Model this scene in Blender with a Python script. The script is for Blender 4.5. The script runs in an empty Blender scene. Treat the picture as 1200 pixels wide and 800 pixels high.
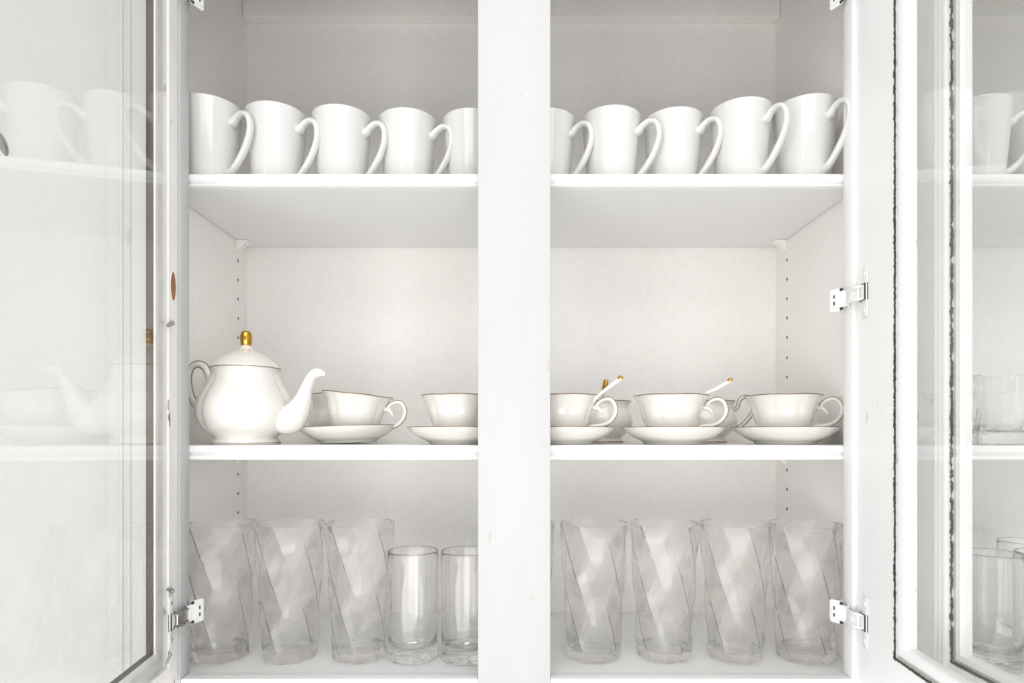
import bpy, bmesh, math, random
from mathutils import Vector, Matrix, noise
random.seed(7)
R = math.radians
sc = bpy.context.scene
C = sc.collection

# ------------------------------------------------------------------ camera, world, lamps, exposure
EYE = 1.5                       # lens height above the room floor; all heights below are relative to it
cam = bpy.data.cameras.new('camera'); co = bpy.data.objects.new('camera', cam); C.objects.link(co)
co.location = (0, 0, EYE); co.rotation_euler = (R(90), 0, 0)
cam.sensor_width = 36; cam.lens = 21.6; cam.shift_x = -3/1200; cam.shift_y = 109/1200
cam.clip_start = 0.01; cam.clip_end = 50
sc.camera = co
w = bpy.data.worlds.new('World'); sc.world = w; w.use_nodes = True
bgn = w.node_tree.nodes['Background']; bgn.inputs[0].default_value = (0.96, 0.975, 1.0, 1); bgn.inputs[1].default_value = 0.74
sc.view_settings.view_transform = 'Standard'; sc.view_settings.look = 'None'
sc.view_settings.exposure = 0.35; sc.view_settings.gamma = 1
sc.cycles.max_bounces = 24; sc.cycles.transmission_bounces = 20; sc.cycles.diffuse_bounces = 6
sc.cycles.glossy_bounces = 6; sc.cycles.transparent_max_bounces = 16
sc.cycles.caustics_refractive = True; sc.cycles.caustics_reflective = True
sc.cycles.use_denoising = True

def area(name, loc, target, sx, sy, power, col=(1, 1, 1)):
    l = bpy.data.lights.new(name, 'AREA'); l.shape = 'RECTANGLE'; l.size = sx; l.size_y = sy
    l.energy = power; l.color = col
    o = bpy.data.objects.new(name, l); C.objects.link(o); o.location = loc
    o.rotation_euler = (Vector(target) - Vector(loc)).to_track_quat('-Z', 'Y').to_euler()
    return o
area('room_light', (-0.25, -0.40, EYE-0.36), (0, 0.9, EYE-0.02), 1.7, 0.55, 8, (1, 0.975, 0.945))
area('ceiling_light', (0.0, -0.75, EYE+1.3), (0, 0.85, EYE-0.1), 1.8, 1.2, 15, (1, 0.985, 0.965))
area('window_light', (-1.3, -1.2, EYE-0.1), (0.1, 0.9, EYE), 0.40, 1.9, 4, (0.95, 0.98, 1))
area('window_light', (1.0, -1.6, EYE-0.1), (0.1, 0.9, EYE), 0.40, 1.9, 4, (0.95, 0.98, 1))

# ------------------------------------------------------------------ materials
def mat(name, base, rough=0.5, metal=0, bump=0.0, bscale=200, bstretch=(1, 1, 1), var=0.0, vscale=6, spec=0.5,
        coat=0.0, marks=None, mscale=40, mlevel=0.68, ior=1.5, sss=0):
    m = bpy.data.materials.new(name); m.use_nodes = True
    nt = m.node_tree; n = nt.nodes; L = nt.links
    b = n['Principled BSDF']
    b.inputs['Base Color'].default_value = (*base, 1); b.inputs['Roughness'].default_value = rough
    b.inputs['Metallic'].default_value = metal; b.inputs['Coat Weight'].default_value = coat
    b.inputs['IOR'].default_value = ior; b.inputs['Coat Roughness'].default_value = 0.06
    tc = n.new('ShaderNodeTexCoord'); mp = n.new('ShaderNodeMapping'); L.new(tc.outputs['Object'], mp.inputs[0])
    mp.inputs['Scale'].default_value = bstretch
    col = None
    if var > 0:
        nz = n.new('ShaderNodeTexNoise'); nz.inputs['Scale'].default_value = vscale; nz.inputs['Detail'].default_value = 5
        L.new(mp.outputs[0], nz.inputs['Vector'])
        mx = n.new('ShaderNodeMix'); mx.data_type = 'RGBA'
        cr = n.new('ShaderNodeMapRange'); cr.inputs[1].default_value = 0.3; cr.inputs[2].default_value = 0.7
        L.new(nz.outputs[0], cr.inputs[0]); L.new(cr.outputs[0], mx.inputs[0])
        mx.inputs[6].default_value = (*[c*(1-var) for c in base], 1)
        mx.inputs[7].default_value = (*[min(1, c*(1+var*0.4)) for c in base], 1)
        col = mx.outputs[2]
        rr = n.new('ShaderNodeMapRange'); rr.inputs[3].default_value = rough*0.85; rr.inputs[4].default_value = min(1, rough*1.2)
        L.new(nz.outputs[0], rr.inputs[0]); L.new(rr.outputs[0], b.inputs['Roughness'])
    if marks:
        n2 = n.new('ShaderNodeTexNoise'); n2.inputs['Scale'].default_value = mscale; n2.inputs['Detail'].default_value = 8
        n2.inputs['Roughness'].default_value = 0.65
        mp2 = n.new('ShaderNodeMapping'); mp2.inputs['Scale'].default_value = (1, 1, 0.22)
        L.new(tc.outputs['Object'], mp2.inputs[0]); L.new(mp2.outputs[0], n2.inputs['Vector'])
        r2 = n.new('ShaderNodeMapRange'); r2.inputs[1].default_value = mlevel; r2.inputs[2].default_value = mlevel+0.03
        L.new(n2.outputs[0], r2.inputs[0])
        m2 = n.new('ShaderNodeMix'); m2.data_type = 'RGBA'; m2.inputs[7].default_value = (*marks, 1)
        if col: L.new(col, m2.inputs[6])
        else: m2.inputs[6].default_value = (*base, 1)
        L.new(r2.outputs[0], m2.inputs[0]); col = m2.outputs[2]
    if col: L.new(col, b.inputs['Base Color'])
    if bump > 0:
        nb = n.new('ShaderNodeTexNoise'); nb.inputs['Scale'].default_value = bscale; nb.inputs['Detail'].default_value = 4
        L.new(mp.outputs[0], nb.inputs['Vector'])
        bp = n.new('ShaderNodeBump'); bp.inputs['Strength'].default_value = bump; bp.inputs['Distance'].default_value = 0.0006
        L.new(nb.outputs[0], bp.inputs['Height']); L.new(bp.outputs[0], b.inputs['Normal'])
    return m

M = {}
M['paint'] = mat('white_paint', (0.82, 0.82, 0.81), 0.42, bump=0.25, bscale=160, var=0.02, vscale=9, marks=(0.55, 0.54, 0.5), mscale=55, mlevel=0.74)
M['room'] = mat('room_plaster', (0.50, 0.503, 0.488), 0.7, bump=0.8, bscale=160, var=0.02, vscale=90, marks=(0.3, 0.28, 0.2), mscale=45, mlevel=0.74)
M['wall'] = mat('plaster', (0.875, 0.853, 0.828), 0.75, bump=1.0, bscale=260, var=0.03, vscale=160, marks=(0.5, 0.48, 0.42), mscale=45, mlevel=0.765)
M['post'] = mat('dimmed_post_paint', (0.50, 0.50, 0.493), 0.5, bump=0.9, bscale=60, bstretch=(1, 1, 0.25), var=0.03, vscale=30, marks=(0.42, 0.41, 0.38), mscale=60, mlevel=0.66)  # frame white darkened in colour so the strongly lit post does not clip
M['door'] = mat('lightened_door_paint', (0.90, 0.90, 0.89), 0.4, bump=0.35, bscale=70, bstretch=(1, 1, 0.2), var=0.015, vscale=20, marks=(0.6, 0.58, 0.54), mscale=70, mlevel=0.665)  # frame white lightened in colour because inner door faces get less light
M['shelf'] = mat('shelf_paint', (0.80, 0.80, 0.79), 0.35, bump=0.12, bscale=90, var=0.015, vscale=8)
M['old'] = mat('old_paint', (0.86, 0.83, 0.81), 0.55, bump=0.9, bscale=70, bstretch=(1, 1, 0.12), var=0.08, vscale=30, marks=(0.22, 0.18, 0.15), mscale=75, mlevel=0.615)
M['bead'] = mat('bead_paint', (0.88, 0.875, 0.84), 0.4, bump=0.2, bscale=150, var=0.02)
M['wood'] = mat('bare_dark_wood', (0.075, 0.05, 0.038), 0.7, bump=0.8, bscale=80, bstretch=(1, 1, 0.15), var=0.5, vscale=60)
M['wood2'] = mat('bare_red_wood', (0.33, 0.13, 0.045), 0.5, bump=0.6, bscale=60, bstretch=(1, 1, 0.2), var=0.6, vscale=90)
M['putty'] = mat('glazing_putty', (0.72, 0.73, 0.68), 0.7, bump=0.7, bscale=300, var=0.12, vscale=60, marks=(0.25, 0.22, 0.18), mscale=90, mlevel=0.68)
M['ceramic'] = mat('mug_glaze', (0.64, 0.632, 0.612), 0.07, coat=0.5, var=0.012, vscale=14, bump=0.03, bscale=25)
M['china'] = mat('bone_china', (0.74, 0.715, 0.675), 0.09, coat=0.6, var=0.01, vscale=20)
M['gold'] = mat('gold', (0.56, 0.31, 0.06), 0.13, metal=1)
M['gilt'] = mat('worn_gilt', (0.30, 0.20, 0.11), 0.3, metal=0.7, var=0.5, vscale=120)
M['nickel'] = mat('nickel', (0.50, 0.49, 0.47), 0.25, metal=1, var=0.25, vscale=80, bump=0.2)
M['rust'] = mat('worn_steel', (0.20, 0.15, 0.12), 0.45, metal=0.8, var=0.5, vscale=200, bump=0.3)
M['hingepaint'] = mat('painted_metal', (0.82, 0.82, 0.81), 0.35, bump=0.4, bscale=200, marks=(0.2, 0.19, 0.18), mscale=170, mlevel=0.66)
M['dark'] = mat('dark_hole_shade', (0.03, 0.028, 0.025), 0.8)  # near-black colour standing in for shade inside holes, slots and recesses
def glass(name, col=(1, 1, 1), ior=1.47, bump=0, body=1.0):
    m = bpy.data.materials.new(name); m.use_nodes = True; nt = m.node_tree; n = nt.nodes
    n.remove(n['Principled BSDF'])
    g = n.new('ShaderNodeBsdfGlass'); g.inputs['Color'].default_value = (*col, 1); g.inputs['IOR'].default_value = ior
    g.inputs['Roughness'].default_value = 0.0
    tr = n.new('ShaderNodeBsdfTransparent'); tr.inputs[0].default_value = (0.995, 0.995, 0.992, 1)
    mx = n.new('ShaderNodeMixShader'); mx.inputs[0].default_value = body
    nt.links.new(tr.outputs[0], mx.inputs[1]); nt.links.new(g.outputs[0], mx.inputs[2])
    nt.links.new(mx.outputs[0], n['Material Output'].inputs[0])
    if bump:
        tc = n.new('ShaderNodeTexCoord'); nb = n.new('ShaderNodeTexNoise'); nb.inputs['Scale'].default_value = 60
        bp = n.new('ShaderNodeBump'); bp.inputs['Strength'].default_value = bump; bp.inputs['Distance'].default_value = 0.002
        nt.links.new(tc.outputs['Object'], nb.inputs['Vector']); nt.links.new(nb.outputs[0], bp.inputs['Height'])
        nt.links.new(bp.outputs[0], g.inputs['Normal'])
    return m
M['glass'] = glass('clear_glass', (1, 1, 1), 1.45, 0, 0.92)
M['acrylic'] = glass('clear_acrylic', (1, 0.998, 0.996), 1.38, 0.05, 0.74)
def pane():
    m = bpy.data.materials.new('window_pane'); m.use_nodes = True; nt = m.node_tree; n = nt.nodes; L = nt.links
    n.remove(n['Principled BSDF'])
    t = n.new('ShaderNodeBsdfTransparent'); t.inputs[0].default_value = (0.985, 0.99, 0.982, 1)
    g = n.new('ShaderNodeBsdfGlossy'); g.inputs['Roughness'].default_value = 0.0
    f = n.new('ShaderNodeFresnel'); f.inputs['IOR'].default_value = 1.5
    tc = n.new('ShaderNodeTexCoord'); nb = n.new('ShaderNodeTexNoise'); nb.inputs['Scale'].default_value = 5; nb.inputs['Detail'].default_value = 1
    bp = n.new('ShaderNodeBump'); bp.inputs['Strength'].default_value = 0.012; bp.inputs['Distance'].default_value = 0.01
    L.new(tc.outputs['Object'], nb.inputs['Vector']); L.new(nb.outputs[0], bp.inputs['Height']); L.new(bp.outputs[0], g.inputs['Normal'])
    ge = n.new('ShaderNodeNewGeometry'); ri = n.new('ShaderNodeMapRange'); ri.inputs[3].default_value = 1.5; ri.inputs[4].default_value = 1/1.5
    L.new(ge.outputs['Backfacing'], ri.inputs[0]); L.new(ri.outputs[0], f.inputs['IOR'])
    mx = n.new('ShaderNodeMixShader'); L.new(f.outputs[0], mx.inputs[0]); L.new(t.outputs[0], mx.inputs[1]); L.new(g.outputs[0], mx.inputs[2])
    L.new(mx.outputs[0], n['Material Output'].inputs[0]); return m
M['pane'] = pane()

# ------------------------------------------------------------------ helpers
def link(name, me, parent=None):
    o = bpy.data.objects.new(name, me); C.objects.link(o)
    if parent: o.parent = parent
    return o
def obj(name, bm, m, parent=None, smooth=False, angle=None):
    bmesh.ops.recalc_face_normals(bm, faces=bm.faces)
    me = bpy.data.meshes.new(name); bm.to_mesh(me); bm.free()
    for mm in (m if isinstance(m, (list, tuple)) else [m]): me.materials.append(mm)
    if smooth:
        me.shade_smooth()
        if angle: me.set_sharp_from_angle(angle=R(angle))
    return link(name, me, parent)
def thing(name, label, cat, loc=(0, 0, 0), rz=0, group=None):
    o = bpy.data.objects.new(name, None); C.objects.link(o); o.empty_display_size = 0.02
    o.location = (loc[0], loc[1], loc[2]+EYE); o.rotation_euler = (0, 0, rz)
    o['label'] = label; o['category'] = cat
    if group: o['group'] = group
    return o
def box(bm, x0, x1, y0, y1, z0, z1, bev=0.0, seg=2, mi=0):
    r = bmesh.ops.create_cube(bm, size=1)
    vs = r['verts']
    for v in vs:
        v.co = Vector(((x0+x1)/2+v.co.x*(x1-x0), (y0+y1)/2+v.co.y*(y1-y0), (z0+z1)/2+v.co.z*(z1-z0)))
    if bev > 0:
        es = set(e for v in vs for e in v.link_edges)
        bmesh.ops.bevel(bm, geom=list(es), offset=bev, segments=seg, profile=0.5, affect='EDGES')
    return bm
def nb(): return bmesh.new()
def revolve(bm, prof, seg=64, lobe=None, rimz=None, closed_axis=True):
    """prof: list of (r,z) from axis to axis (or open). lobe(theta, r, z)->factor; rimz(theta, r, z)->dz"""
    rings = []
    for (r, z) in prof:
        if r < 1e-6:
            rings.append([bm.verts.new((0, 0, z))]); continue
        ring = []
        for k in range(seg):
            t = 2*math.pi*k/seg
            f = lobe(t, r, z) if lobe else 1
            dz = rimz(t, r, z) if rimz else 0
            ring.append(bm.verts.new((r*f*math.cos(t), r*f*math.sin(t), z+dz)))
        rings.append(ring)
    for a, b in zip(rings, rings[1:]):
        if len(a) == 1 and len(b) == 1: continue
        for k in range(seg):
            j = (k+1) % seg
            if len(a) == 1: bm.faces.new((a[0], b[k], b[j]))
            elif len(b) == 1: bm.faces.new((a[k], a[j], b[0]))
            else: bm.faces.new((a[k], a[j], b[j], b[k]))
    return rings
def catmull(pts, n=8):
    """smooth a list of tuples of any length"""
    P = [pts[0]] + list(pts) + [pts[-1]]; out = []
    for i in range(1, len(P)-2):
        for s in range(n):
            t = s/n
            out.append(tuple(0.5*((2*p1)+(-p0+p2)*t+(2*p0-5*p1+4*p2-p3)*t*t+(-p0+3*p1-3*p2+p3)*t**3)
                             for p0, p1, p2, p3 in zip(P[i-1], P[i], P[i+1], P[i+2])))
    out.append(tuple(pts[-1])); return out
def tube(bm, pts, seg=14, flat=1.0, side=None, cap=True, smoothn=8):
    """pts: (x,y,z,r); side = fixed binormal whose half width is r, the other half width is r*flat"""
    P = catmull(pts, smoothn) if smoothn else pts
    rings = []; prev = None
    for i, p in enumerate(P):
        c = Vector(p[:3]); r = p[3]
        a = Vector(P[max(0, i-1)][:3]); b = Vector(P[min(len(P)-1, i+1)][:3])
        t = (b-a).normalized()
        if side is not None: u = Vector(side)
        else: u = prev if prev else (Vector((0, 1, 0)) if abs(t.y) < 0.9 else Vector((1, 0, 0)))
        u = (u - t*u.dot(t)).normalized(); prev = u
        v = t.cross(u)
        rings.append([bm.verts.new(c + u*math.cos(2*math.pi*k/seg)*r + v*math.sin(2*math.pi*k/seg)*r*flat) for k in range(seg)])
    for a, b in zip(rings, rings[1:]):
        for k in range(seg):
            j = (k+1) % seg; bm.faces.new((a[k], a[j], b[j], b[k]))
    if cap: bm.faces.new(rings[0]); bm.faces.new(rings[-1])
def ring_sweep(bm, W0, W1, Z0, Z1, prof, s=1):
    """sweep closed profile (inset a, depth w) round the rectangle; depth goes to local y = -s*w"""
    rows = []
    for (a, wd) in prof:
        y = -s*wd
        rows.append([bm.verts.new(p) for p in ((W0+a, y, Z0+a), (W1-a, y, Z0+a), (W1-a, y, Z1-a), (W0+a, y, Z1-a))])
    n = len(rows)
    for i in range(n):
        A = rows[i]; B = rows[(i+1) % n]
        for k in range(4):
            j = (k+1) % 4; bm.faces.new((A[k], A[j], B[j], B[k]))

# ------------------------------------------------------------------ levels and planes (from the lens)
YF, YS, YB = 0.68, 0.70, 0.94           # face-frame front, shelf front, back wall
FLOOR, SH2, SH1, TOP = -0.271, -0.0115, 0.2975, 0.72
XL, XR = -0.409, 0.3995                 # inner side walls
Z = EYE

# ------------------------------------------------------------------ the setting: room wall beside the cabinet
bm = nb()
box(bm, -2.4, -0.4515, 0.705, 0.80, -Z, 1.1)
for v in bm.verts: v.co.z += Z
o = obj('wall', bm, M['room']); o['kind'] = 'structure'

# ------------------------------------------------------------------ cabinets
def side_wall(x, thick, holes, parent, name='side_wall'):
    """inner face at x with real peg holes, slab thickness to the outside"""
    bm = nb(); s = 1 if thick > 0 else -1
    hr, q = 0.0023, 0.006
    ys = [YS-0.001, 0, 0, YB-0.001]
    yh = holes[0] if holes else 0.9
    zs = sorted(holes[1]) if holes else []
    def quad(y0, y1, z0, z1):
        bm.faces.new([bm.verts.new(p) for p in ((x, y0, z0), (x, y1, z0), (x, y1, z1), (x, y0, z1))])
    y0, y1 = YS, YB
    if zs:
        quad(y0, yh-q, FLOOR, TOP); quad(yh+q, y1, FLOOR, TOP)
        zc = FLOOR
        for h in zs:
            quad(yh-q, yh+q, zc, h-q)
            sq = []; ci = []; dp = []
            for k in range(16):
                t = 2*math.pi*k/16; c, sn = math.cos(t), math.sin(t); m_ = max(abs(c), abs(sn))
                sq.append(bm.verts.new((x, yh+q*c/m_, h+q*sn/m_)))
                ci.append(bm.verts.new((x, yh+hr*c, h+hr*sn)))
                dp.append(bm.verts.new((x+s*0.008, yh+hr*c, h+hr*sn)))
            for k in range(16):
                j = (k+1) % 16
                bm.faces.new((sq[k], sq[j], ci[j], ci[k]))
                f = bm.faces.new((ci[k], ci[j], dp[j], dp[k])); f.material_index = 1
            f = bm.faces.new(dp); f.material_index = 1
            zc = h+q
        quad(yh-q, yh+q, zc, TOP)
    else: quad(y0, y1, FLOOR, TOP)
    bmesh.ops.remove_doubles(bm, verts=bm.verts, dist=0.00001)
    # outer slab (separate from the thin inner face)
    me_box = nb(); 
    box(bm, min(x+s*0.0085, x+thick), max(x+s*0.0085, x+thick), y0, y1, FLOOR, TOP)
    me_box.free()
    return obj(name, bm, [M['wall'], M['dark']], parent)

def nosing_shelf(x0, x1, zt, th, parent):
    """shelf board with a rounded, beaded front edge"""
    bm = nb(); yf = YS
    pr = [(yf+0.020, zt), (yf+0.004, zt), (yf+0.0015, zt-0.0008), (yf+0.0002, zt-0.0030), (yf, zt-0.0055), (yf+0.0006, zt-0.0080), (yf+0.0022, zt-0.0098),
          (yf+0.0034, zt-0.0104), (yf+0.0034, zt-0.0112), (yf+0.0014, zt-0.0118), (yf+0.0004, zt-0.0132), (yf+0.0008, zt-th+0.0008), (yf+0.0022, zt-th), (yf+0.012, zt-th),
          (yf+0.0125, zt-th+0.003), (YB-0.002, zt-th+0.003), (YB-0.002, zt)]
    L = [bm.verts.new((x0, y, z)) for y, z in pr]; Rr = [bm.verts.new((x1, y, z)) for y, z in pr]
    n = len(pr)
    for i in range(n):
        j = (i+1) % n; bm.faces.new((L[i], L[j], Rr[j], Rr[i]))
    bm.faces.new(L); bm.faces.new(Rr)
    return obj('shelf', bm, M['shelf'], parent, True, 40)

def bracket(x, s, z, parent):
    """small triangular plastic shelf support with a rim, fixed on the side wall"""
    bm = nb()
    y = 0.907
    for (a, dx0, dx1) in ((0.0, 0.0, 0.0014), (0.0, 0.010, 0.0114)):
        pass
    # flange on wall
    box(bm, min(x, x+s*0.0015), max(x, x+s*0.0015), y-0.006, y+0.006, z-0.017, z, 0.0004)
    # top ledge
    box(bm, min(x+s*0.001, x+s*0.017), max(x+s*0.001, x+s*0.017), y-0.006, y+0.006, z-0.002, z-0.0003, 0.0004)
    # gusset
    for yy in (y-0.0055, y+0.0035):
        tri = [(x+s*0.001, z-0.0018), (x+s*0.016, z-0.0018), (x+s*0.001, z-0.0165)]
        A = [bm.verts.new((p[0], yy, p[1])) for p in tri]; B = [bm.verts.new((p[0], yy+0.002, p[1])) for p in tri]
        bm.faces.new(A); bm.faces.new(B)
        for i in range(3):
            j = (i+1) % 3; bm.faces.new((A[i], A[j], B[j], B[i]))
    return obj('shelf_support', bm, M['bead'], parent)

def slab(name, x0, x1, y0, y1, z0, z1, m, parent, bev=0.001):
    bm = nb(); box(bm, x0, x1, y0, y1, z0, z1, bev); return obj(name, bm, m, parent, True, 35)

cab = thing('cabinet', 'white painted wall cabinet holding the teapot, with a wide centre post between its two openings', 'cabinet', (0, 0, 0))
cab2 = thing('cabinet', 'white cabinet bay seen through the open glass doors at the right edge', 'cabinet', (0, 0, 0))
hz = [0.0284*k for k in range(30)]
holesL = (0.909, [(509-306)/720*0.909 - 0.0284*k for k in range(9)] + [(509-555)/720*0.909-0.0284*k for k in range(6)])
holesR = (0.901, [(509-305)/720*0.901 - 0.0284*k for k in range(8)] + [(509-550)/720*0.901-0.0284*k for k in range(6)])
side_wall(XL, -0.03, holesL, cab); side_wall(XR, 0.013, holesR, cab)
def fill_cab(x0, x1, parent):
    slab('back_panel', x0-0.01, x1+0.01, YB, YB+0.012, FLOOR-0.02, TOP+0.02, M['wall'], parent, 0)
    slab('bottom_panel', x0-0.001, x1+0.001, YS, YB-0.0005, FLOOR-0.018, FLOOR, M['shelf'], parent, 0)
    slab('top_panel', x0, x1, YS, YB-0.0005, TOP, TOP+0.018, M['wall'], parent, 0)
    bm = nb(); box(bm, x0+0.0005, x1-0.0005, YB-0.0175, YB-0.0003, 0.627, 0.70, 0.001); obj('hanging_rail', bm, M['wall'], parent)
fill_cab(XL, XR, cab); fill_cab(0.42, 1.25, cab2)
s1 = nosing_shelf(XL+0.0014, XR-0.0014, SH1, 0.0150, cab)
s2 = nosing_shelf(XL+0.0014, XR-0.0014, SH2, 0.0170, cab)
for zt, th in ((SH1, 0.0120), (SH2, 0.0140)):
    bracket(XL+0.0001, 1, zt-th, cab); bracket(XR-0.0001, -1, zt-th, cab)
nosing_shelf(0.423, 1.247, SH1, 0.0150, cab2); nosing_shelf(0.423, 1.247, SH2, 0.0170, cab2)
slab('side_wall', 0.4133, 0.4199, YS, YB, FLOOR, TOP, M['wall'], cab2, 0)
slab('side_wall', 1.25, 1.27, YS, YB, FLOOR, TOP, M['wall'], cab2, 0)
# face frame
FZ0, FZ1 = -0.36, 0.76
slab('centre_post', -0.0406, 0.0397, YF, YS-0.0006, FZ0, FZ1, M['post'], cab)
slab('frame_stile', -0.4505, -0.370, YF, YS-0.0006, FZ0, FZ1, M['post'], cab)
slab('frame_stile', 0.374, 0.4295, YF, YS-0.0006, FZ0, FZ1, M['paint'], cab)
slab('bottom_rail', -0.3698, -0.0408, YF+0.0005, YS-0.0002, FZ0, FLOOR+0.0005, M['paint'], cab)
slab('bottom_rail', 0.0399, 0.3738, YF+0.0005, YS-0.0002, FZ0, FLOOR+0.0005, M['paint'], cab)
slab('unseen_top_rail', -0.3698, -0.0408, YF+0.0005, YS-0.0002, 0.520, FZ1, M['paint'], cab)  # out of view, brought down low to shade the upper compartment
slab('unseen_top_rail', 0.0399, 0.3738, YF+0.0005, YS-0.0002, 0.520, FZ1, M['paint'], cab)
slab('frame_stile', 0.4297, 0.47, YF, YS-0.0006, FZ0, FZ1, M['paint'], cab2)
slab('bottom_rail', 0.4702, 1.25, YF+0.0005, YS-0.0002, FZ0, FLOOR+0.0005, M['paint'], cab2)
slab('unseen_top_rail', 0.4702, 1.25, YF+0.0005, YS-0.0002, 0.520, FZ1, M['paint'], cab2)  # likewise out of view and lowered to shade this bay's top
# reeded moulding on the outer face of the left stile
bm = nb()
for xx in (-0.4350, -0.4265):
    tube(bm, [(xx, YF+0.0006, FZ0+0.01, 0.0026), (xx, YF+0.0006, FZ1-0.01, 0.0026)], 14, smoothn=0)
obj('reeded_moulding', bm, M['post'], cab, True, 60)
slab('side_panel', -0.4510, -0.4400, YS, YB, FZ0, FZ1, M['paint'], cab, 0)

# ------------------------------------------------------------------ doors
def jag_strip(bm, p_of, n, wid, amp, seed, thick, flaky=False):
    """ragged strip of bare wood: p_of(t)-> (base point, across vector, normal)"""
    top = []; 
    for i in range(n+1):
        t = i/n; p, a, nn = p_of(t)
        h0 = noise.noise(Vector((t*n*0.11, seed, 0))); h1 = noise.noise(Vector((t*n*0.45, seed+4, 0))); h2 = random.random()
        j0 = amp*((0.9 if h1 > 0.12 else 0.0) + (0.7 if h0 > 0.15 else 0.0) + 0.25*h2)
        j1 = amp*0.4*((1 if noise.noise(Vector((t*n*0.35, seed+9, 0))) > 0.2 else 0) + 0.3*random.random())
        wv = wid*(0.8+0.3*noise.noise(Vector((t*n*0.6, seed+30, 0))))
        if flaky: wv *= min(1, max(0.08, 1.2+3.4*noise.noise(Vector((t*n*0.16, seed+40, 0)))))
        top.append((bm.verts.new(p - a*j0 + nn*thick), bm.verts.new(p + a*(wv+j1) + nn*thick),
                    bm.verts.new(p - a*j0 - nn*0.0005), bm.verts.new(p + a*(wv+j1) - nn*0.0005)))
    for A, B in zip(top, top[1:]):
        bm.faces.new((A[0], A[1], B[1], B[0])); bm.faces.new((A[0], B[0], B[2], A[2])); bm.faces.new((A[1], A[3], B[3], B[1]))

def screw(bm, x, y, z, s, r=0.0022, h=0.0009):
    """domed screw head on a face whose outward normal is local s*y"""
    seg = 12; rings = []
    for (rr, hh) in ((r, 0), (r*0.9, h*0.6), (r*0.5, h), (0, h)):
        if rr == 0: rings.append([bm.verts.new((x, y+s*hh, z))])
        else: rings.append([bm.verts.new((x+rr*math.cos(2*math.pi*k/seg), y+s*hh, z+rr*math.sin(2*math.pi*k/seg))) for k in range(seg)])
    for a, b in zip(rings, rings[1:]):
        for k in range(seg):
            j = (k+1) % seg
            if len(b) == 1: bm.faces.new((a[k], a[j], b[0]))
            else: bm.faces.new((a[k], a[j], b[j], b[k]))

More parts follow.
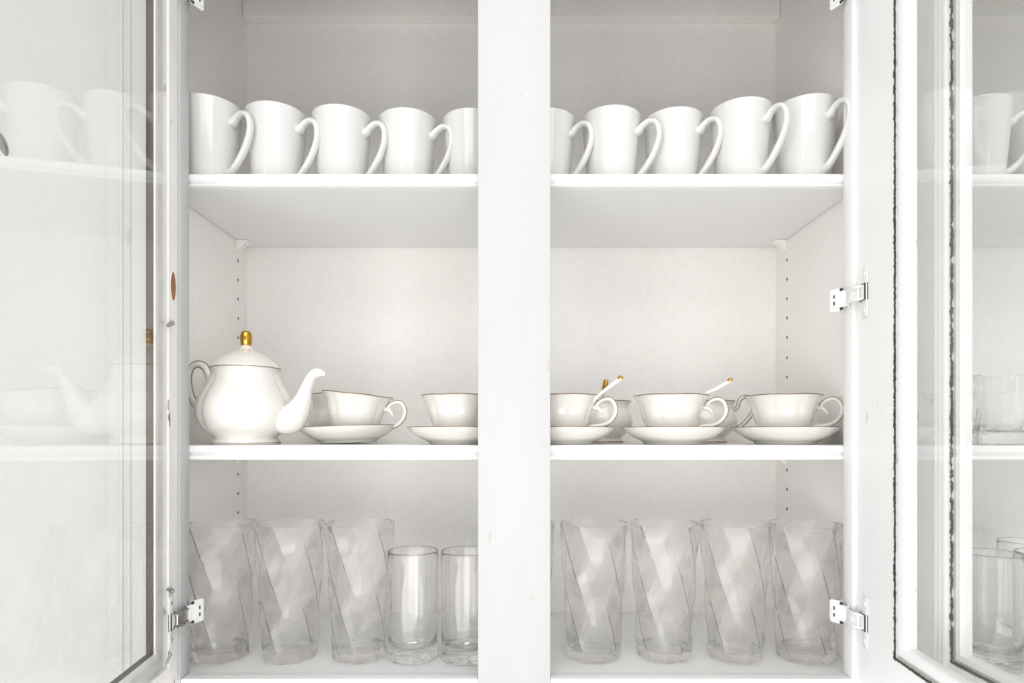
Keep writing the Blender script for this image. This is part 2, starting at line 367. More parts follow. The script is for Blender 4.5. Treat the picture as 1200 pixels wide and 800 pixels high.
def hinge(door, z, s, painted, loc_arm):
    """concealed hinge: flange on the door's inner face, knuckle arm, plate on the frame's inner edge.
       local: x along the door from its hinge edge, y = s*outward of the inner face"""
    mm = [M['hingepaint'], M['dark'], M['rust'], M['nickel']]
    bm = nb()
    # door flange: tall thin plate with notched outline
    u0, u1 = 0.016, 0.027
    def yb(a, b): return (min(s*a, s*b), max(s*a, s*b))
    y0, y1 = yb(0.0002, 0.0018)
    box(bm, u0, u1, y0, y1, z-0.0275, z+0.0275, 0.0012)
    y0, y1 = yb(0.0003, 0.0030)
    box(bm, u0-0.004, u1+0.001, y0, y1, z-0.010, z+0.010, 0.0008)
    nf = len(bm.faces)
    # raised dark box, its colour standing in for shade in the cup recess
    y0, y1 = yb(0.0026, 0.0034)
    box(bm, u0-0.0035, u1-0.004, y0, y1, z-0.0078, z+0.0078, 0)
    bm.faces.ensure_lookup_table()
    for f in bm.faces[nf:]: f.material_index = 1
    # screws
    nf = len(bm.faces)
    for zz in (-0.020, 0.020): screw(bm, (u0+u1)/2, s*0.0018, z+zz, s)
    # bent neck from the cup to the frame plate, with raised cheeks
    def strap(pts, hh, th):
        n = len(pts); A = []
        for i, (x, y) in enumerate(pts):
            p0 = pts[max(0, i-1)]; p1 = pts[min(n-1, i+1)]; d = Vector((p1[0]-p0[0], p1[1]-p0[1])).normalized(); q = Vector((-d.y, d.x))*th/2
            h = hh[i] if isinstance(hh, (list, tuple)) else hh
            A.append([bm.verts.new((x+q.x*e, s*(y+q.y*e), z+f*h)) for e, f in ((1, 1), (1, -1), (-1, -1), (-1, 1))])
        for P, Q in zip(A, A[1:]):
            for k in range(4): bm.faces.new((P[k], P[(k+1) % 4], Q[(k+1) % 4], Q[k]))
        bm.faces.new(A[0]); bm.faces.new(A[-1])
    strap([(-0.0060, 0.0062), (-0.001, 0.0088), (0.006, 0.0080), (0.0135, 0.0038)], [0.0100, 0.0060, 0.0052, 0.0060], 0.0014)
    for dz in (-0.0068, 0.0068):
        tube(bm, [(u0+0.004, s*0.0035, z+dz, 0.0014), (u0-0.004, s*0.0085, z+dz, 0.0016), (-0.003, s*0.0092, z+dz, 0.0015)], 8)
    tube(bm, [(u0-0.001, s*0.0052, z-0.0078, 0.0014), (u0-0.001, s*0.0052, z+0.0078, 0.0014)], 8, smoothn=0)
    nf2 = len(bm.faces)
    # plate that grips the frame edge: bent outline with notches
    strap([(-0.0250, 0.0180), (-0.0235, 0.0172), (-0.0120, 0.0102), (-0.0112, 0.0097)], [0.0105, 0.0128, 0.0128, 0.0122], 0.0016)
    strap([(-0.0114, 0.0098), (-0.0060, 0.0066)], [0.0090, 0.0090], 0.0016)
    strap([(-0.0114, 0.0112), (-0.0060, 0.0080)], [0.0060, 0.0060], 0.0016)
    strap([(-0.0225, 0.0180), (-0.0135, 0.0125)], [0.0088, 0.0088], 0.0016)
    strap([(-0.0400, 0.0009), (-0.0200, 0.0006), (-0.0060, 0.0062)], [0.0100, 0.0120, 0.0100], 0.0014)
    nf3 = len(bm.faces)
    strap([(-0.0190, 0.0168), (-0.0176, 0.0159)], [0.0058, 0.0058], 0.0012)
    nf4 = len(bm.faces)
    strap([(-0.0205, 0.0180), (-0.0165, 0.0155)], [0.0018, 0.0018], 0.0012)
    nf5 = len(bm.faces)
    for dz in (-0.0112, 0.0112): strap([(-0.0128, 0.0118), (-0.0106, 0.0104)], [0.0001, 0.0001], 0.0001)
    for dz in (-1, 1):
        bmesh.ops.create_icosphere(bm, subdivisions=2, radius=0.0021, matrix=Matrix.Translation((-0.0125, s*0.0108, z+dz*0.0108)))
    bm.faces.ensure_lookup_table()
    for f in list(bm.faces)[nf3:nf4]+list(bm.faces)[nf5:]: f.material_index = 1
    if not painted:
        for f in bm.faces[nf:nf2]:
            f.material_index = 3 if random.random() < 0.7 else 2
    return obj('hinge', bm, mm, door, True, 35)

def door_frame(parent, loc, ang, s, prof, W, z0, z1, m):
    bm = nb(); ring_sweep(bm, 0, W, z0, z1, prof, s)
    d = obj('door', bm, m, parent)
    d.location = loc; d.rotation_euler = (0, 0, ang)
    return d

DT = 0.70
# left door -------------------------------------------------------
aL = R(8.0)
z0 = -0.272
profL = [(0, 0.0006), (0.0006, 0), (0.0235, 0), (0.024, 0.0006), (0.024, 0.0066), (0.0398, 0.0066), (0.0402, 0.0046), (0.0456, 0.0046), (0.046, 0.0052), (0.046, 0.0128), (0, 0.0128)]
dL = door_frame(cab, (-0.3722, 0.679, 0), -(math.pi/2-aL), 1, profL, 0.36, z0, DT, M['old'])
dL['label'] = 'open glazed door with worn pinkish paint and a bare wood patch'
bm = nb(); ring_sweep(bm, 0, 0.36, z0, DT, [(0.0242, 0.0058), (0.0400, 0.0062), (0.0400, 0.0064), (0.0242, 0.0064)], 1)
obj('putty_strip', bm, M['putty'], dL)
bm = nb(); ring_sweep(bm, 0, 0.36, z0, DT, [(0.0403, 0.0041), (0.0458, 0.0041), (0.0462, 0.0046), (0.0462, 0.0052), (0.0403, 0.0047)], 1)
obj('glazing_bead', bm, M['bead'], dL)
bm = nb(); ring_sweep(bm, 0, 0.36, z0, DT, [(0.0460, 0.0060), (0.0464, 0.0060), (0.0464, 0.0132), (0.0460, 0.0132)], 1)
obj('bare_wood_edge', bm, M['wood'], dL)
bm = nb(); box(bm, 0.0246, 0.36-0.0246, -0.0032, -0.0014, z0+0.0246, DT-0.0246); obj('glass_pane', bm, M['pane'], dL)
hinge(dL, -0.2005+0.0005, 1, False, 0.0022); hinge(dL, 0.4980, 1, False, 0.0022)
def clip(parent, u, z, rot):
    bm = nb()
    c, sn = math.cos(rot), math.sin(rot)
    tube(bm, [(-0.004, 0.0012, 0, 0.0016), (0.0, 0.0022, 0, 0.0026), (0.007, 0.0008, 0, 0.0022), (0.010, 0.0, 0, 0.0014)], 8, 0.45, side=(0, 0, 1))
    screw(bm, 0, 0.0028, 0, 1, 0.0024, 0.0012)
    bmesh.ops.rotate(bm, verts=bm.verts, cent=(0, 0, 0), matrix=Matrix.Rotation(rot, 3, 'Y'))
    bmesh.ops.translate(bm, verts=bm.verts, vec=(u, 0.0008, z))
    return obj('glass_clip', bm, [M['nickel']], parent, True, 40)
clip(dL, 0.0215, 0.119, 0.5); clip(dL, 0.0215, -0.167, -0.4); clip(dL, 0.0295, -0.233, 1.35)
# bare oval patch where the paint has broken away
bm = nb(); seg = 28
cz, cu = 0.1600, 0.0130
ringo = []; ringi = []; ringm = []
for k in range(seg):
    t = 2*math.pi*k/seg; f = 1+0.08*noise.noise(Vector((math.cos(t)*2, math.sin(t)*2, 3)))
    ringo.append(bm.verts.new((cu+0.0085*f*math.cos(t), 0.0001, cz+0.0172*f*math.sin(t))))
    ringm.append(bm.verts.new((cu+0.0079*f*math.cos(t), 0.0009, cz+0.0163*f*math.sin(t))))
    ringi.append(bm.verts.new((cu+0.0073*f*math.cos(t), 0.0003, cz+0.0154*f*math.sin(t))))
inner = [bm.verts.new((cu+0.004*math.cos(2*math.pi*k/seg), 0.0006, cz+0.008*math.sin(2*math.pi*k/seg))) for k in range(seg)]
for k in range(seg):
    j = (k+1) % seg
    bm.faces.new((ringo[k], ringo[j], ringm[j], ringm[k])); bm.faces.new((ringm[k], ringm[j], ringi[j], ringi[k]))
    f = bm.faces.new((ringi[k], ringi[j], inner[j], inner[k])); f.material_index = 1
f = bm.faces.new(inner); f.material_index = 1
obj('bare_wood_patch', bm, [M['bead'], M['wood2']], dL, True)
# pointed metal catch near the free edge of the left door
bm = nb()
tube(bm, [(0.305, 0.0035, 0.188, 0.0045), (0.298, 0.006, 0.1862, 0.0042), (0.290, 0.0055, 0.1825, 0.0028), (0.2855, 0.004, 0.1800, 0.0010)], 12, 0.7)
obj('door_catch', bm, M['nickel'], dL, True, 50)

# right door ------------------------------------------------------
aR = R(5.0)
z0 = -0.298
profR = [(0, 0.0006), (0.0006, 0), (0.0785, 0), (0.0790, 0.0006), (0.0790, 0.0035), (0.0850, 0.0035), (0.0850, 0.0012), (0.0856, 0.0006), (0.0925, 0.0012), (0.094, 0.003), (0.094, 0.0128), (0, 0.0128)]
dR = door_frame(cab, (0.3782, 0.679, 0), -(math.pi/2+aR), -1, profR, 0.36, z0, DT, M['door'])
dR['label'] = 'open glazed door with smooth white paint and a cracked dark seam'
bm = nb(); box(bm, 0.0925, 0.36-0.0925, 0.0050, 0.0068, z0+0.0925, DT-0.0925); obj('glass_pane', bm, M['pane'], dR)
def seam(door, u, W, z0, z1, s, y, wid, amp, seed, flaky=False):
    """ragged strips of bare wood running round the glazing seam, one per side"""
    N = Vector((0, s, 0))
    a = Vector((1, 0, 0)); q = u
    bm = nb()
    jag_strip(bm, lambda t: (Vector((q, y, z0+q+t*(z1-z0-2*q))), Vector((1, 0, 0)), N), 760, wid, amp, seed, 0.0002, flaky)
    jag_strip(bm, lambda t: (Vector((q+t*(W-2*q), y, z0+q)), Vector((0, 0, 1)), N), 220, wid, amp*0.5, seed+20, 0.0002)
    return obj('bare_wood_seam', bm, M['wood'], door)
seam(dR, 0.0790, 0.36, z0, DT, -1, 0.0004*-1, 0.0026, 0.0011, 1.5)
hinge(dR, -0.2005, -1, True, 0.0022); hinge(dR, 0.152, -1, True, 0.0022); hinge(dR, 0.4980, -1, True, 0.0022)

# outer-face view of the neighbouring bay's open door ---------------
z0 = -0.298
prof3 = [(0, 0.0006), (0.0006, 0), (0.0500, 0)]
for k in range(3):
    c = 0.0545+0.0062*k
    prof3 += [(c-0.0028, -0.0002), (c-0.0018, -0.0024), (c, -0.0032), (c+0.0018, -0.0024), (c+0.0028, -0.0002)]
prof3 += [(0.0722, 0), (0.0730, 0.0006), (0.0730, 0.003), (0.0790, 0.003), (0.0790, 0.0008), (0.0845, 0.0012), (0.0850, 0.003), (0.0850, 0.0125), (0, 0.0125)]
d3 = door_frame(cab2, (0.4300, 0.679, 0), -math.pi/2, -1, prof3, 0.36, z0, DT, M['door'])
d3['label'] = 'open glazed door with reeded moulding and flaking dark seam'
bm = nb(); box(bm, 0.084, 0.36-0.084, 0.0055, 0.0073, z0+0.084, DT-0.084); obj('glass_pane', bm, M['pane'], d3)
seam(d3, 0.0740, 0.36, z0, DT, -1, -0.0004, 0.0030, 0.0013, 8.2, True)

# ------------------------------------------------------------------ mugs
def make_mug(loc, rz, label):
    t = thing('mug', label, 'mug', loc, rz, 'white mugs lined up on the top shelf')
    H = 0.096
    out = catmull([(0.0, 0.0022), (0.024, 0.0020), (0.0255, 0.0), (0.0278, 0.0004), (0.0290, 0.003), (0.0305, 0.020), (0.0325, 0.045), (0.0350, 0.075), (0.0368, H-0.002)], 4)
    rim = [(0.0369, H-0.0008), (0.0362, H), (0.0352, H-0.0001), (0.0345, H-0.0012)]
    inn = catmull([(0.0342, H-0.003), (0.0320, 0.070), (0.0294, 0.040), (0.0275, 0.018), (0.0245, 0.0075), (0.018, 0.006), (0.0, 0.006)], 4)
    bm = nb(); revolve(bm, out+rim+inn, 56); obj('body', bm, M['ceramic'], t, True)
    bm = nb()
    tube(bm, [(0.0300, 0, 0.0715, 0.0082), (0.0350, 0, 0.0728, 0.0070), (0.0380, 0, 0.0752, 0.0058), (0.0415, 0, 0.0785, 0.0050), (0.0490, 0, 0.0815, 0.0047), (0.0570, 0, 0.0785, 0.0046), (0.0612, 0, 0.0690, 0.0047), (0.0608, 0, 0.0570, 0.0047),
              (0.0555, 0, 0.0430, 0.0047), (0.0480, 0, 0.0310, 0.0048), (0.0400, 0, 0.0210, 0.0049), (0.0335, 0, 0.0150, 0.0056), (0.0270, 0, 0.0120, 0.0066)], 18, 0.74, side=(0, 1, 0))
    obj('handle', bm, M['ceramic'], t, True)
    return t
def copy_tree(o, loc, rz, label, scale=None):
    c = o.copy(); C.objects.link(c); c.location = (loc[0], loc[1], loc[2]+EYE); c.rotation_euler = (0, 0, rz); c['label'] = label
    for ch in o.children:
        k = ch.copy(); C.objects.link(k); k.parent = c
    return c
mugs = [(-0.3690, 0.7445, -20, 'white mug at the left end of the top shelf, half hidden by the door frame'),
        (-0.2950, 0.7610, -20, 'second white mug from the left on the top shelf'),
        (-0.2155, 0.7680, -20, 'middle one of the five white mugs left of the centre post'),
        (-0.1347, 0.7760, -20, 'white mug second to the left of the centre post, its handle overlapping the next mug'),
        (-0.0540, 0.7765, -20, 'white mug on the top shelf cut off by the left side of the centre post'),
        (0.0400, 0.7760, -30, 'white mug on the top shelf cut off by the right side of the centre post'),
        (0.1208, 0.7700, -30, 'second white mug to the right of the centre post on the top shelf'),
        (0.2000, 0.7740, -42, 'middle one of the five white mugs right of the centre post'),
        (0.2765, 0.7520, -56, 'white mug with wide open handle, second from the right cabinet wall on the top shelf'),
        (0.3515, 0.7450, -66, 'white mug against the right cabinet wall with its handle behind the door frame'),
        (0.5580, 0.7445, -24, 'white mug in the right-hand bay seen through the glass doors, handle in profile'),
        (0.6520, 0.7680, -28, 'white mug at the right edge of the picture in the right-hand bay')]
m0 = None
for x, y, a, lab in mugs:
    if m0 is None: m0 = make_mug((x, y, SH1+0.0002), R(a), lab)
    else: copy_tree(m0, (x, y, SH1+0.0002), R(a), lab)

# ------------------------------------------------------------------ teapot
def lobes(n, amp, zr=None, ph=0):
    def f(t, r, z):
        a = amp if zr is None else amp*zr(r, z)
        return 1 - a*(1-abs(math.cos(n*(t-ph)/2))**0.55)
    return f
tp = thing('teapot', 'white porcelain teapot with gold knob on its domed lid, left on middle shelf', 'teapot', (-0.3285, 0.752, SH2+0.0003), R(-9))
prof = catmull([(0.0, 0.003), (0.036, 0.003), (0.0385, 0.0), (0.0400, 0.0015), (0.0385, 0.0055), (0.0368, 0.0085), (0.0410, 0.0125), (0.0500, 0.0200), (0.0560, 0.0310), (0.0572, 0.0420),
                (0.0545, 0.0540), (0.0480, 0.0660), (0.0418, 0.0765), (0.0385, 0.0850), (0.0382, 0.0885), (0.0392, 0.0915), (0.036, 0.0915), (0.034, 0.088), (0.037, 0.080), (0.050, 0.058), (0.052, 0.045), (0.045, 0.022), (0.03, 0.008), (0.0, 0.007)], 5)
bell = lambda r, z: max(0, min(1, (z-0.012)/0.02))*max(0, min(1, (0.092-z)/0.02)) if r > 0.038 else 0
bm = nb(); revolve(bm, prof, 96, lobes(6, 0.075, bell, R(30))); obj('body', bm, M['china'], tp, True)
lp = catmull([(0.0398, 0.0918), (0.0405, 0.0932), (0.0395, 0.0945), (0.0355, 0.0985), (0.0275, 0.1055), (0.0175, 0.1115), (0.0098, 0.1150), (0.0070, 0.1180), (0.0055, 0.1205), (0.0052, 0.1225), (0.0, 0.1228)], 5)
bm = nb(); revolve(bm, lp+[(0.0, 0.0925), (0.0396, 0.0917)][0:1]+[(0.035, 0.0920), (0.0398, 0.0918)], 64, lobes(6, 0.03, lambda r, z: 1 if r > 0.02 else r/0.02, R(30))); lid = obj('lid', bm, M['china'], tp, True)
bm = nb(); revolve(bm, catmull([(0.0, 0.1200), (0.0054, 0.1202), (0.0062, 0.1222), (0.0070, 0.1265), (0.0069, 0.1310), (0.0060, 0.1348), (0.0040, 0.1369), (0.0, 0.1376)], 5), 32); obj('knob', bm, M['gold'], lid, True)
def trim_ring(parent, r, z, th, seg=96, lobe=None, rimz=None, name='gilt_line', m='gilt', fl=1.0):
    bm = nb(); rings = []
    for k in range(seg):
        t = 2*math.pi*k/seg; f = lobe(t, r, z) if lobe else 1; dz = rimz(t, r, z) if rimz else 0
        c = Vector((math.cos(t), math.sin(t), 0)); p = c*r*f + Vector((0, 0, z+dz))
        rings.append([bm.verts.new(p + c*th*math.cos(2*math.pi*j/6) + Vector((0, 0, th*fl*math.sin(2*math.pi*j/6)))) for j in range(6)])
    for k in range(seg):
        A, B = rings[k], rings[(k+1) % seg]
        for j in range(6): bm.faces.new((A[j], A[(j+1) % 6], B[(j+1) % 6], B[j]))
    return obj(name, bm, M[m], parent, True)
trim_ring(lid, 0.0400, 0.0926, 0.0006, lobe=lobes(6, 0.03, None, R(30)))
trim_ring(tp, 0.0398, 0.0018, 0.0004)
bm = nb()
tube(bm, [(0.026, 0, 0.036, 0.0120), (0.040, 0, 0.0335, 0.0155), (0.0545, 0, 0.0305, 0.0190), (0.0655, 0, 0.038, 0.0160), (0.0735, 0, 0.052, 0.0106), (0.0790, 0, 0.068, 0.0072), (0.0860, 0, 0.0815, 0.0062), (0.0935, 0, 0.0855, 0.0062), (0.1035, 0, 0.0838, 0.0020)], 24, 1.0, side=(0, 1, 0))
obj('spout', bm, M['china'], tp, True)
hp = [(-0.044, 0, 0.062, 0.0058), (-0.051, 0, 0.0720, 0.0048), (-0.0490, 0, 0.0830, 0.0048), (-0.0550, 0, 0.0950, 0.0046), (-0.0650, 0, 0.0990, 0.0042), (-0.0745, 0, 0.0930, 0.0040), (-0.0770, 0, 0.0780, 0.0040),
      (-0.0735, 0, 0.0600, 0.0042), (-0.0650, 0, 0.0450, 0.0046), (-0.0535, 0, 0.0330, 0.0055)]
bm = nb(); tube(bm, hp, 14, 0.9, side=(0, 1, 0)); hd = obj('handle', bm, M['china'], tp, True)
bm = nb(); tube(bm, [(-0.047, 0, 0.070, 0.0030), (-0.056, 0, 0.0765, 0.0030), (-0.0575, 0, 0.0820, 0.0016)], 10, 1, side=(0, 1, 0)); obj('thumb_scroll', bm, M['china'], tp, True)
def inner_line(path, off, th, parent, y=-0.001):
    P = catmull(path, 8); bm = nb(); Q = []
    for i, p in enumerate(P):
        a = P[max(0, i-1)]; b = P[min(len(P)-1, i+1)]; d = Vector((b[0]-a[0], 0, b[2]-a[2])).normalized(); nrm = Vector((d.z, 0, -d.x))
        Q.append((p[0]+nrm.x*p[3]*off, y, p[2]+nrm.z*p[3]*off, th))
    tube(bm, Q, 6, 1, smoothn=0); return obj('gilt_line', bm, M['gilt'], parent, True)
inner_line(hp, 0.98, 0.0005, hd); inner_line(hp, -0.98, 0.0005, hd)

# ------------------------------------------------------------------ cups and saucers
CUPR = 0.0450
def scal(t, r, z): return 0.0006*abs(math.cos(3*t))*max(0, (z-0.03)/0.024) if z > 0.03 else 0
cuplobe = lobes(8, 0.045, lambda r, z: max(0, min(1, (z-0.008)/0.02))*max(0.0, min(1, (0.056-z)/0.02)), 0)
def make_cup(loc, rz, label):
    t = thing('teacup', label, 'cup', loc, rz, 'gold-rimmed teacups on the middle shelf')
    H = 0.0530
    p = catmull([(0.0, 0.0015), (0.0175, 0.0015), (0.019, 0.0), (0.0203, 0.0008), (0.0205, 0.0035), (0.0255, 0.0080), (0.0310, 0.0165), (0.0350, 0.0280), (0.0385, 0.0400), (0.0425, 0.0490), (CUPR, H)], 4)
    i = catmull([(0.0444, H+0.0003), (0.0415, 0.0485), (0.0372, 0.0400), (0.0335, 0.0280), (0.0295, 0.0170), (0.0220, 0.0085), (0.0120, 0.0050), (0.0, 0.0048)], 4)
    bm = nb(); revolve(bm, p+i, 96, cuplobe, scal); b = obj('bowl', bm, M['china'], t, True)
    trim_ring(b, CUPR-0.0002, H+0.0002, 0.00062, lobe=cuplobe, rimz=scal, name='gilt_rim')
    hp = [(0.0335, 0, 0.0150, 0.0032), (0.0400, 0, 0.0165, 0.0032), (0.0480, 0, 0.0170, 0.0035), (0.0575, 0, 0.0210, 0.0032), (0.0640, 0, 0.0300, 0.0033), (0.0648, 0, 0.0395, 0.0033), (0.0600, 0, 0.0475, 0.0032), (0.0525, 0, 0.0490, 0.0029), (0.0450, 0, 0.0450, 0.0028), (0.0415, 0, 0.0405, 0.0029)]
    bm = nb(); tube(bm, hp, 12, 0.75, side=(0, 1, 0)); h = obj('handle', bm, M['china'], t, True)
    inner_line(hp, 0.8, 0.00045, h, -0.0012)
    bm = nb(); tube(bm, [(0.038, 0, 0.0385, 0.0035), (0.0440, 0, 0.0375, 0.0030), (0.0480, 0, 0.0330, 0.0022), (0.0490, 0, 0.0300, 0.0012)], 10, 0.9, side=(0, 1, 0)); obj('thumb_scroll', bm, M['china'], t, True)
    return t
def make_saucer(loc, label):
    t = thing('saucer', label, 'saucer', loc, 0, 'saucers under the teacups')
    p = catmull([(0.0, 0.0028), (0.030, 0.0026), (0.0335, 0.0), (0.0355, 0.0004), (0.0375, 0.0030), (0.0460, 0.0068), (0.0550, 0.0128), (0.0600, 0.0175), (0.0624, 0.0205)], 4)
    i = catmull([(0.0620, 0.0210), (0.0590, 0.0190), (0.0530, 0.0145), (0.0440, 0.0090), (0.0340, 0.0062), (0.0220, 0.0055), (0.0, 0.0055)], 4)
    lb = lobes(8, 0.012, lambda r, z: max(0, (r-0.045)/0.017), 0)
    bm = nb(); revolve(bm, p+i, 96, lb); obj('dish', bm, M['china'], t, True)
    trim_ring(t, 0.0624, 0.0208, 0.00045, lobe=lb, name='gilt_rim')
    return t
cups = [(-0.2060, 0.790, -0.2130, -8, 'teacup beside the teapot spout, tilted slightly on its saucer', 'saucer beside the teapot spout, tilted under a teacup'),
        (-0.0700, 0.760, -0.0700, -20, 'teacup cut off by the left side of the centre post', 'saucer cut off by the left side of the centre post'),
        (0.0593, 0.760, 0.0610, -14, 'teacup right of the centre post holding a steep spoon', 'first saucer right of the centre post'),
        (0.1932, 0.760, 0.1960, -12, 'teacup in the middle of the right opening with a slanting spoon', 'saucer in the middle of the right opening under a teacup'),
        (0.3325, 0.760, 0.3345, -16, 'teacup nearest the right cabinet wall, without a spoon', 'saucer nearest the right cabinet wall')]
c0 = s0 = None
for x, y, sx, a, l1, l2 in cups:
    ps = (sx, y, SH2+0.0003); pc = (x, y, SH2+0.0062)
    if c0 is None: s0 = make_saucer(ps, l2); c0 = make_cup(pc, R(a), l1); S, K = s0, c0
    else: S = copy_tree(s0, ps, 0, l2); K = copy_tree(c0, pc, R(a), l1)
    if K is not c0:
        for ch in c0.children:
            nk = [k for k in K.children if k.data == ch.data][0]
            for g in ch.children:
                q = g.copy(); C.objects.link(q); q.parent = nk
c0.rotation_euler = (0, R(6.2), R(-8)); c0.location.z += 0.0040; c0.location.x -= 0.001
s0.rotation_euler = (0, R(-2.0), 0); s0.location.z += 0.0014

# ------------------------------------------------------------------ pots behind the cups
def make_pot(loc, label, cat, name, handle=False, H=0.058, lip=False, rz=0):
    t = thing(name, label, cat, loc, rz)
    def lz(tt, r, z):
        if not lip or z < H*0.7: return 0
        d = abs((tt-math.pi)); return 0.010*max(0, 1-(d/0.7)**2)*(z-H*0.7)/(H*0.3)
    p = catmull([(0.0, 0.002), (0.026, 0.002), (0.029, 0.0), (0.0305, 0.002), (0.0275, 0.006), (0.030, 0.010), (0.039, 0.0170), (0.0445, 0.0270), (0.0430, 0.0380), (0.0395, 0.0470), (0.0395, 0.0530), (0.0420, H)], 4)
    i = catmull([(0.0413, H+0.0003), (0.0385, 0.053), (0.0380, 0.047), (0.041, 0.037), (0.042, 0.026), (0.036, 0.017), (0.020, 0.009), (0.0, 0.009)], 4)
    lb = lobes(6, 0.04, lambda r, z: max(0, min(1, (z-0.01)/0.015)), 0.3)
    bm = nb(); revolve(bm, p+i, 72, lb, lz); b = obj('body', bm, M['china'], t, True)
    trim_ring(b, 0.0418, H+0.0001, 0.0006, lobe=lb, rimz=lz, name='gilt_rim'); trim_ring(b, 0.0304, 0.002, 0.0007, name='gilt_foot')
    if handle:
        hp = [(0.039, 0, 0.046, 0.0032), (0.046, 0, 0.0500, 0.0026), (0.050, 0, 0.0610, 0.0026), (0.060, 0, 0.0650, 0.0026), (0.070, 0, 0.0560, 0.0027), (0.066, 0, 0.0400, 0.0027), (0.055, 0, 0.0270, 0.0028), (0.042, 0, 0.0180, 0.0034)]
        bm = nb(); tube(bm, hp, 12, 0.8, side=(0, 1, 0)); h = obj('handle', bm, M['china'], t, True)
        inner_line(hp, 0.9, 0.0005, h); inner_line(hp, -0.9, 0.0005, h)
    return t
make_pot((0.123, 0.868, SH2+0.0003), 'waisted cream sugar pot standing behind the saucers right of the centre post', 'sugar pot', 'sugar_pot')
make_pot((0.268, 0.868, SH2+0.0003), 'cream milk jug with a scrolled handle behind the two right-hand teacups', 'milk jug', 'milk_jug', True, lip=True)
make_pot((-0.2490, 0.885, SH2+0.0003), 'cream pot half hidden behind the teapot spout and tilted teacup', 'pot', 'cream_pot', H=0.069)

# ------------------------------------------------------------------ spoons
def spoon(pts, label, tip_r=0.0034, goldlen=0.0045):
    t = thing('teaspoon', label, 'spoon', tuple(pts[0][:3]), 0)
    o0 = Vector(pts[0][:3])
    P = [(p[0]-o0.x, p[1]-o0.y, p[2]-o0.z, p[3]) for p in pts]
    bm = nb(); tube(bm, P, 12, 0.75, side=(0, 1, 0)); obj('shaft', bm, M['china'], t, True)
    bm = nb()
    bmesh.ops.create_uvsphere(bm, u_segments=16, v_segments=8, radius=1)
    for v in bm.verts: v.co = Vector((v.co.x*0.010, v.co.y*0.007, v.co.z*0.0022 if v.co.z < 0 else v.co.z*0.0004))
    obj('spoon_bowl', bm, M['gold'], t, True)
    a = Vector(P[-2][:3]); b = Vector(P[-1][:3]); d = (b-a).normalized()
    bm = nb(); q0 = b-d*goldlen
    up = Vector((-d.z, 0, d.x))*0.0006
    tube(bm, [(*(q0+up), tip_r*0.95), (*(b+up), tip_r*1.12), (*(b+d*0.0018+up), tip_r*0.5)], 12, 0.6, side=(0, 1, 0), smoothn=4)
    obj('gold_tip', bm, M['gold'], t, True)
    return t
zc = SH2+0.0062
spoon([(0.062, 0.762, 0.0035, 0.0022), (0.080, 0.750, 0.020, 0.0022), (0.0975, 0.742, 0.0440, 0.0026), (0.1130, 0.738, 0.0570, 0.0034), (0.1280, 0.735, 0.0685, 0.0048)], 'gold-tipped white teaspoon leaning out of the teacup nearest the post on the right', 0.0046)
spoon([(0.196, 0.762, 0.0035, 0.0022), (0.2080, 0.750, 0.0200, 0.0022), (0.2270, 0.742, 0.0465, 0.0026), (0.2430, 0.738, 0.0560, 0.0032), (0.2590, 0.735, 0.0655, 0.0040)], 'gold-tipped white teaspoon leaning out of the middle teacup right of the post', 0.0040)
spoon([(0.118, 0.868, 0.0010, 0.0022), (0.120, 0.862, 0.020, 0.0022), (0.1220, 0.852, 0.050, 0.0030), (0.1235, 0.846, 0.062, 0.0040), (0.1260, 0.843, 0.0740, 0.0052)], 'teaspoon with a broad gold end standing up in the sugar pot', 0.0056, 0.014)

# ------------------------------------------------------------------ glassware
def obj_glass(name, bm, m, parent, angle=None):
    o = obj(name, bm, m, parent, True, angle); return o
# straight tumblers
def make_straight(loc, label):
    t = thing('straight_glass', label, 'glass', loc, 0, 'straight clear tumblers')
    H = 0.130
    p = catmull([(0.0, 0.0012), (0.022, 0.0008), (0.0265, 0.0), (0.0285, 0.0012), (0.0296, 0.004), (0.0298, 0.02), (0.0302, 0.06), (0.0309, H-0.001)], 4)
    i = [(0.0307, H), (0.0300, H), (0.0296, H-0.0012)] + catmull([(0.0294, H-0.004), (0.0288, 0.08), (0.0283, 0.035), (0.0272, 0.023), (0.0235, 0.0165), (0.0150, 0.0150), (0.0, 0.0172)], 4)
    def star(tt, r, z):
        return 0.0042*max(0, math.cos(5*tt))**3*min(1, r/0.008)*max(0, 1-r/0.0235) if z < 0.0015 and r < 0.024 else 0
    bm = nb(); revolve(bm, [(0.0, 0.0012), (0.004, 0.0012), (0.008, 0.0012), (0.012, 0.0012), (0.016, 0.0012), (0.020, 0.0010)]+p[4:]+i, 120, None, star); obj_glass('tumbler', bm, M['glass'], t)
    return t
g0 = make_straight((-0.1240, 0.7500, FLOOR+0.0004), 'straight clear glass next to the third twisted tumbler')
for x, y, lab in [(-0.0588, 0.7480, 'straight clear glass beside the left side of the centre post'),
                  (0.5070, 0.7350, 'straight clear glass in the right-hand bay cut off by the door bead'),
                  (0.5710, 0.7350, 'straight clear glass at the front of the right-hand bay floor, seen whole'),
                  (0.6370, 0.7360, 'straight clear glass at the lower right edge of the picture'),
                  (0.6780, 0.8150, 'straight clear glass standing behind the others in the right-hand bay')]:
    copy_tree(g0, (x, y, FLOOR+0.0004), 0, lab)
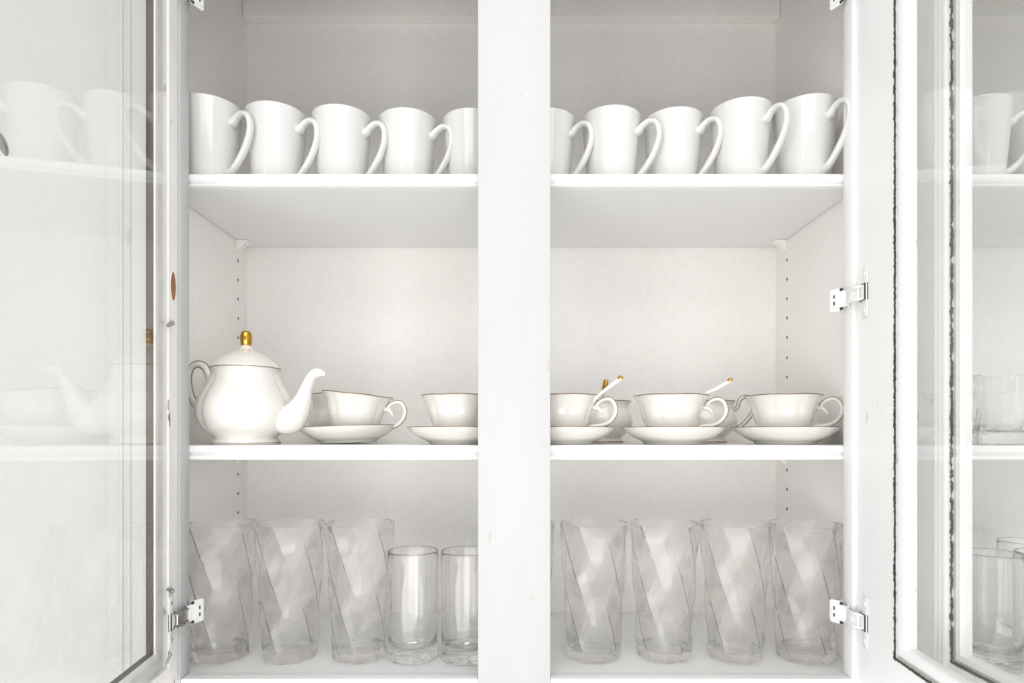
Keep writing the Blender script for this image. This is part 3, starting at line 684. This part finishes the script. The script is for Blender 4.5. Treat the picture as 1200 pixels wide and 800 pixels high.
# twisted tumblers
def make_twisted(loc, rz, label):
    t = thing('twisted_tumbler', label, 'glass', loc, rz, 'clear tumblers with twisted facets')
    H, n, per = 0.163, 9, 6
    seg = n*per
    def Rz(z): return 0.0330 + (0.0430-0.0330)*(z/H)**1.15
    def ang(z): return -R(88)*(z/H)**0.95
    def flat(k, am):
        a = (k % per)*(2*math.pi/seg) - math.pi/n
        return 1-(1-math.cos(math.pi/n)/math.cos(a))*am
    bm = nb(); c = bm.verts.new((0, 0, 0.0012))
    lv = [0.0, 0.0015] + [0.004+k*(H-0.004-0.002)/40 for k in range(41)] + [H]
    rows = []
    for z in lv:
        r = Rz(z) - (0.0015 if z == 0.0 else 0)
        am = 0.95 if z < H*0.93 else 0.95*(0.25+0.75*(H-z)/(H*0.07))
        rows.append([(r*flat(k, am), z, ang(z)) for k in range(seg)])
    for q in range(34):
        z = H-0.0005-(H-0.0005-0.0125)*q/33
        wob = lambda k: 1+0.006*noise.noise(Vector((math.cos(2*math.pi*k/seg)*1.8, math.sin(2*math.pi*k/seg)*1.8, z*30)))
        rows.append([((Rz(z)-0.0024)*flat(k, 0.9)*wob(k), z, ang(z)) for k in range(seg)])
    rows.append([(0.025, 0.0104, ang(0.0104))]*seg)
    prev = None
    for row in rows:
        ring = [bm.verts.new((r*math.cos(2*math.pi*k/seg+a), r*math.sin(2*math.pi*k/seg+a), z)) for k, (r, z, a) in enumerate(row)]
        if prev is None:
            for k in range(seg): bm.faces.new((c, ring[k], ring[(k+1) % seg]))
        else:
            for k in range(seg):
                j = (k+1) % seg; bm.faces.new((prev[k], prev[j], ring[j], ring[k]))
        prev = ring
    c2 = bm.verts.new((0, 0, 0.0104))
    for k in range(seg): bm.faces.new((c2, prev[k], prev[(k+1) % seg]))
    obj_glass('tumbler', bm, M['acrylic'], t, 25)
    return t
tw = [(-0.3605, 0.7540, 12, 'clear twisted tumbler against the left cabinet wall behind the lower hinge'),
      (-0.2760, 0.7550, 30, 'clear twisted tumbler in the middle of the three left of the centre post'),
      (-0.1900, 0.7550, 0, 'clear twisted tumbler beside the shorter straight glass'),
      (0.0080, 0.7560, 20, 'clear twisted tumbler almost hidden behind the right side of the centre post'),
      (0.0975, 0.7560, 5, 'first whole clear twisted tumbler right of the centre post'),
      (0.1840, 0.7560, 25, 'second whole clear twisted tumbler right of the centre post'),
      (0.2705, 0.7530, 38, 'third whole clear twisted tumbler right of the centre post'),
      (0.3550, 0.7510, 15, 'clear twisted tumbler nearest the right cabinet wall beside the lower hinge')]
t0 = None
for x, y, a, lab in tw:
    if t0 is None: t0 = make_twisted((x, y, FLOOR+0.0004), R(a), lab)
    else: copy_tree(t0, (x, y, FLOOR+0.0004), R(a), lab)
# low cut tumblers in the right-hand bay
def make_cut(loc, label):
    t = thing('cut_glass', label, 'glass', loc, 0, 'low cut-glass tumblers on the middle shelf of the right-hand bay')
    H = 0.083; seg = 96
    def lb(tt, r, z):
        if r < 0.02 or z > 0.034 or z < 0.001: return 1
        a = tt*9/(1); w_ = z/0.034*math.pi*2
        return 1 - 0.05*(0.5+0.5*math.cos(a*1.0+w_))*(0.5+0.5*math.cos(a-w_))
    p = [(0.0, 0.001), (0.022, 0.0), (0.0255, 0.0004)] + [(0.0262+0.0016*k/16, 0.002+0.032*k/16) for k in range(17)] + [(0.0285, 0.05), (0.0292, H-0.001), (0.0288, H), (0.028, H-0.0002)]
    i = catmull([(0.0275, H-0.003), (0.0265, 0.045), (0.0250, 0.022), (0.018, 0.014), (0.0, 0.013)], 4)
    bm = nb(); revolve(bm, p+i, seg, lb); obj_glass('tumbler', bm, M['glass'], t, 20)
    return t
k0 = make_cut((0.5420, 0.760, SH2+0.0004), 'cut-glass tumbler partly covered by the door bead on the middle shelf')
copy_tree(k0, (0.6065, 0.760, SH2+0.0004), 0.3, 'cut-glass tumbler at the right edge of the picture on the middle shelf')
